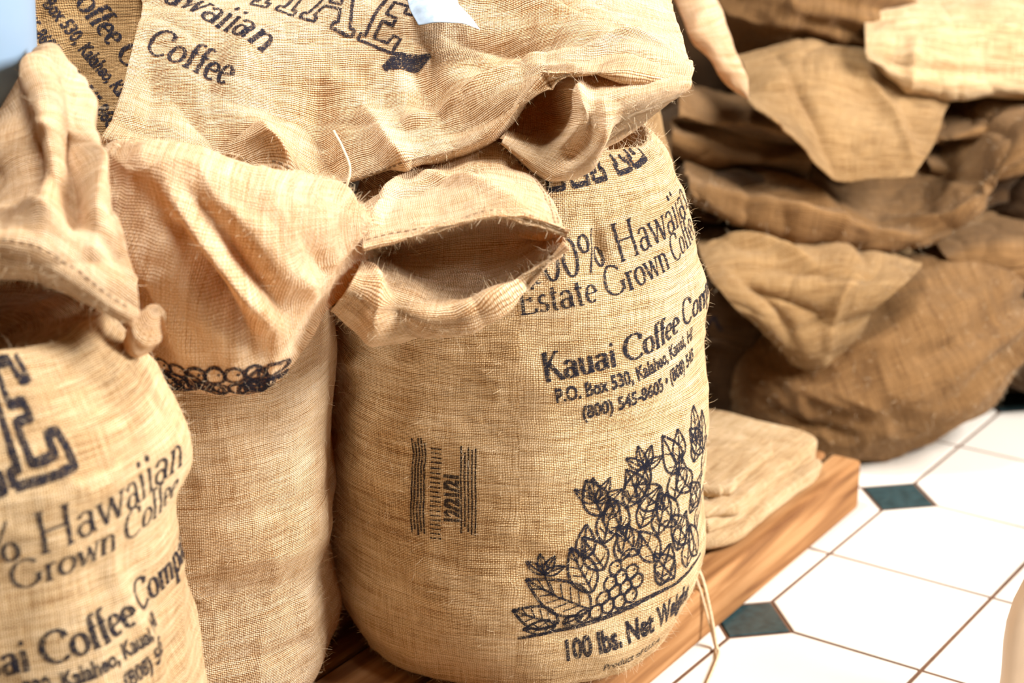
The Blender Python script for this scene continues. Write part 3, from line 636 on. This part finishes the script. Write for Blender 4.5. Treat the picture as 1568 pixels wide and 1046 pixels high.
# flat, pleated empty sacks packed between the bigger ones
def pleats(name,x0,x1,zt,zb,yf,n_,seed,mat,tilt=0,amp=55,sag=20):
    rows=[]; K=2*n_+1
    for k in range(K):
        t=k/(K-1); z=zt+(zb-zt)*t; y=yf+(amp if k%2==0 else 0)+8*math.sin(k*2.3+seed)
        rows.append((y,[(x0+(x1-x0)*q+10*math.sin(k+q*5+seed),z-sag*math.sin(math.pi*q)*(1+.5*math.sin(k*1.7+seed))-tilt*(q-.5)+9*math.sin(q*7+k*2+seed)) for q in(0,.25,.5,.75,1)]))
    rows=[(yf+250,[(x,z) for x,z in rows[0][1]])]+rows+[(yf+200,[(x,z) for x,z in rows[-1][1]])]
    return sheet(name,rows,mat,n=(110,150),seed=seed,noi=.010,wr=.006,crump=.010,thick=.004)
pleats('burlap_sack',325,600,690,575,3655,2,71,M_BROWN_SHADED,tilt=45,sag=10)
pleats('burlap_sack',840,1150,680,560,3690,2,72,M_BROWN_SHADED,tilt=-60)
pleats('burlap_sack',340,520,560,470,3640,2,73,M_DARK_SHADED,tilt=20)
pleats('burlap_sack',330,520,330,130,3600,3,74,M_DARK_SHADED,tilt=10,amp=45)
pleats('burlap_sack',850,1160,460,360,3560,2,75,M_BROWN_SHADED,tilt=-70)
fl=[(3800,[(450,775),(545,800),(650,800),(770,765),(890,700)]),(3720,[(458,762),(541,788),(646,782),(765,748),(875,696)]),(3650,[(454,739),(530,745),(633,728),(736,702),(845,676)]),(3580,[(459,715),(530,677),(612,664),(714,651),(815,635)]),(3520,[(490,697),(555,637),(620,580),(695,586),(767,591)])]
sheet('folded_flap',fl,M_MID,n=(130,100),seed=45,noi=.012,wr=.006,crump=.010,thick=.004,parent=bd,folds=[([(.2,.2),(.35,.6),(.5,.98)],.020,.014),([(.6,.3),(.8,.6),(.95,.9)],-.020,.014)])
br,_,_=blob('burlap_sack',(.60,3.98,.86),(.22,.2,.12),(.9,-.1,-.2),M_BROWN_SHADED,seed=46,noi=.03,wr=.012,crump=.02,gather=.03)
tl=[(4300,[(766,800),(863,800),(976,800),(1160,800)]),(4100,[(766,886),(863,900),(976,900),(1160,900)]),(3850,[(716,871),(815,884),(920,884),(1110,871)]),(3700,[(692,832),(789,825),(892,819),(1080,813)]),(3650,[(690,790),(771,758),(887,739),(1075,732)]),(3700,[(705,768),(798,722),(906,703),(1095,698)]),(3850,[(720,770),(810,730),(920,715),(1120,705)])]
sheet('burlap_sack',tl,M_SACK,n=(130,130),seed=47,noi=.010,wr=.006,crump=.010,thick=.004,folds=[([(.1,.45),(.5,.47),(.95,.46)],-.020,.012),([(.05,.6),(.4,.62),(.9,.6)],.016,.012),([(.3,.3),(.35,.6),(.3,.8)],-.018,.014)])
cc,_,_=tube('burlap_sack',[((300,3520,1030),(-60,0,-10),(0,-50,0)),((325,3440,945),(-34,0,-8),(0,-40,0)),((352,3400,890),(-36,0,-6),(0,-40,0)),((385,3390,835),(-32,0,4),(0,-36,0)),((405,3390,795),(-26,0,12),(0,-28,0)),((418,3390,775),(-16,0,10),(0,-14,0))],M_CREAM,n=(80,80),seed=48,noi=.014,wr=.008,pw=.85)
blob('burlap_sack',(1.16,3.92,.52),(.25,.25,.22),(.3,0,1),M_DARK_SHADED,seed=49,noi=.03,wr=.014)
blob('burlap_sack',(1.22,3.98,.16),(.30,.30,.17),(1,0,0),M_DARK_SHADED,seed=50,noi=.02,wr=.01,floor=.002)
blob('burlap_sack',(.36,4.02,.30),(.25,.2,.30),(.1,0,1),M_DARK_SHADED,seed=51,noi=.03,wr=.01,floor=.002)
blob('burlap_sack',(.62,4.50,.47),(.55,.22,.47),(1,0,0),M_DARK_SHADED,seed=52,noi=.03,wr=.01,floor=.002)
blob('burlap_sack',(1.5,4.45,.47),(.45,.25,.47),(1,0,0),M_DARK_SHADED,seed=53,noi=.03,wr=.01,floor=.002)
ls,_,bl=blob('burlap_sack',(.44,3.74,.20),(.19,.15,.15),(.1,0,1),M_DARK_SHADED,seed=54,noi=.012,wr=.006,floor=.002)
pr=Print()
for k in range(4): pr.ribbon([( .018*k+.05*math.cos(a),.03*k+.04*math.sin(a)) for a in np.linspace(1.2+.3*k,3.9,9)],.006)
pr.build('printed_swirl',plane_proj(bl,(.44,3.58,.25),(0,-1,.1),(1,0,0)),M_INK,ls)

# ------------------------------------------------------------------ folded sacks on the pallet
def folded():
    v=[];f=[]
    lay=[(.0,.0,.235,.165,0,.028),(-.005,.006,.225,.158,.03,.026),(.01,-.004,.215,.155,-.02,.026),(-.035,-.01,.13,.12,.06,.022)]
    z=ZP+.002; N1=96; NR=16
    for li,(lx,ly,hx,hy,ra,th) in enumerate(lay):
        b=len(v); M=14
        for j in range(M):
            t=j/(M-1); ph=-math.pi/2+math.pi*t; rs=(1-.07)+.07*math.cos(ph); zz=z+th/2+th/2*math.sin(ph)
            for i in range(N1):
                a=2*math.pi*i/N1; c,s=math.cos(a),math.sin(a); x=hx*rs*abs(c)**.33*np.sign(c); y=hy*rs*abs(s)**.33*np.sign(s)
                x+=.018*noise.noise(Vector((c*2,s*2,lx*90))); y+=.018*noise.noise(Vector((c*2,s*2,ly*90+5)))
                X=lx+x*math.cos(ra)-y*math.sin(ra); Y=ly+x*math.sin(ra)+y*math.cos(ra)
                v.append([X,Y,zz+(0 if li==0 and t<.5 else .009)*noise.noise(Vector((X*9,Y*9,z*10)))])
        for j in range(M-1):
            for i in range(N1): f.append((b+j*N1+i,b+j*N1+(i+1)%N1,b+(j+1)*N1+(i+1)%N1,b+(j+1)*N1+i))
        pb=b+(M-1)*N1; prev=pb
        for r in range(1,NR):
            k=1-r/NR; nb=len(v)
            for i in range(N1):
                x=lx+(v[pb+i][0]-lx)*k; y=ly+(v[pb+i][1]-ly)*k
                v.append([x,y,z+th+.014*noise.noise(Vector((x*9,y*9,z*10)))+.009*noise.noise(Vector((x*28,y*28,1)))])
            for i in range(N1): f.append((prev+i,prev+(i+1)%N1,nb+(i+1)%N1,nb+i))
            prev=nb
        f.append(tuple(prev+i for i in range(N1)))
        z+=th-.003
    uvs=[(q[0],q[1]+q[2]) for q in v]
    o=meshobj('folded_burlap_sacks',v,f,M_SACK,uvs=uvs); c=np.array([.2,2.59])+pd*.51-pn*.185
    o.location=(c[0],c[1],0); o.rotation_euler=(0,0,math.atan2(pd[1],pd[0])); return o
folded()
twine('loose_twine',[(250,2790,150),(285,2775,145),(306,2765,120),(322,2750,60),(332,2735,8),(334,2715,4),(322,2670,4),(300,2600,4)],.0028,M_TWINE)
twine('loose_twine',[(240,2800,150),(280,2772,150),(300,2750,112),(318,2748,50),(330,2740,6),(330,2700,4)],.002,M_TWINE)

# ------------------------------------------------------------------ stool (only a leg reaches the frame)
st=bpy.data.objects.new('wooden_stool',None); link(st)
def leg(px,py,dx,dy,i):
    tube('leg_%d'%i,[((px,py,2),(30,0,0),(0,22,0)),((px+.005*dx,py+.12*dy,80),(29,0,0),(0,22,0)),((px+.04*dx,py+.3*dy,220),(30,0,0),(0,22,0)),((px+.3*dx,py+.8*dy,380),(34,0,0),(0,24,0)),((px+dx,py+dy,452),(30,0,0),(0,24,0))],M_STOOL,n=(24,40),seed=60+i,noi=0,wr=0,parent=st,pw=.6)
leg(755,2480,540,80,1); leg(1680,2480,-80,80,2); leg(1240,2950,80,-60,3); leg(1680,2950,-80,-60,4)
tube('seat',[((1480,2715,446),(230,0,0),(0,210,0)),((1480,2715,468),(235,0,0),(0,215,0)),((1480,2715,484),(225,0,0),(0,205,0))],M_STOOL,n=(80,20),seed=66,noi=0,wr=0,parent=st,pw=.5)

# ------------------------------------------------------------------ light
def area(name,loc,target,size,power,col):
    l=bpy.data.lights.new(name,'AREA'); l.shape='RECTANGLE'; l.size=size[0]; l.size_y=size[1]; l.energy=power; l.color=col
    o=bpy.data.objects.new(name,l); link(o); o.location=loc; o.rotation_euler=(Vector(target)-Vector(loc)).to_track_quat('-Z','Y').to_euler(); return o
area('window_light',(2.7,1.85,2.4),(0,2.6,.6),(1.3,1.3),320,(1,.98,.96))
area('top_fill_light',(-.6,2.35,3.5),(-.25,2.5,.8),(.8,.8),145,(1,.98,.95))  # added fill lamp to brighten the sack tops, not a real ceiling fixture
w=bpy.data.worlds.new('World'); bpy.context.scene.world=w; w.use_nodes=True
w.node_tree.nodes['Background'].inputs[0].default_value=(1,.54,.21,1); w.node_tree.nodes['Background'].inputs[1].default_value=.13

# ------------------------------------------------------------------ camera
cam=bpy.data.cameras.new('camera'); co=bpy.data.objects.new('camera',cam); link(co)
cam.sensor_width=36; cam.lens=36*2900/1568; co.location=(0,0,1.5); co.rotation_euler=(math.radians(90-19.5),0,0)
cam.dof.use_dof=True; cam.dof.focus_distance=2.60; cam.dof.aperture_fstop=2.8
bpy.context.scene.camera=co
try:
    vs=bpy.context.scene.view_settings; vs.view_transform='Standard'; vs.look='None'
except Exception as e: print(e)
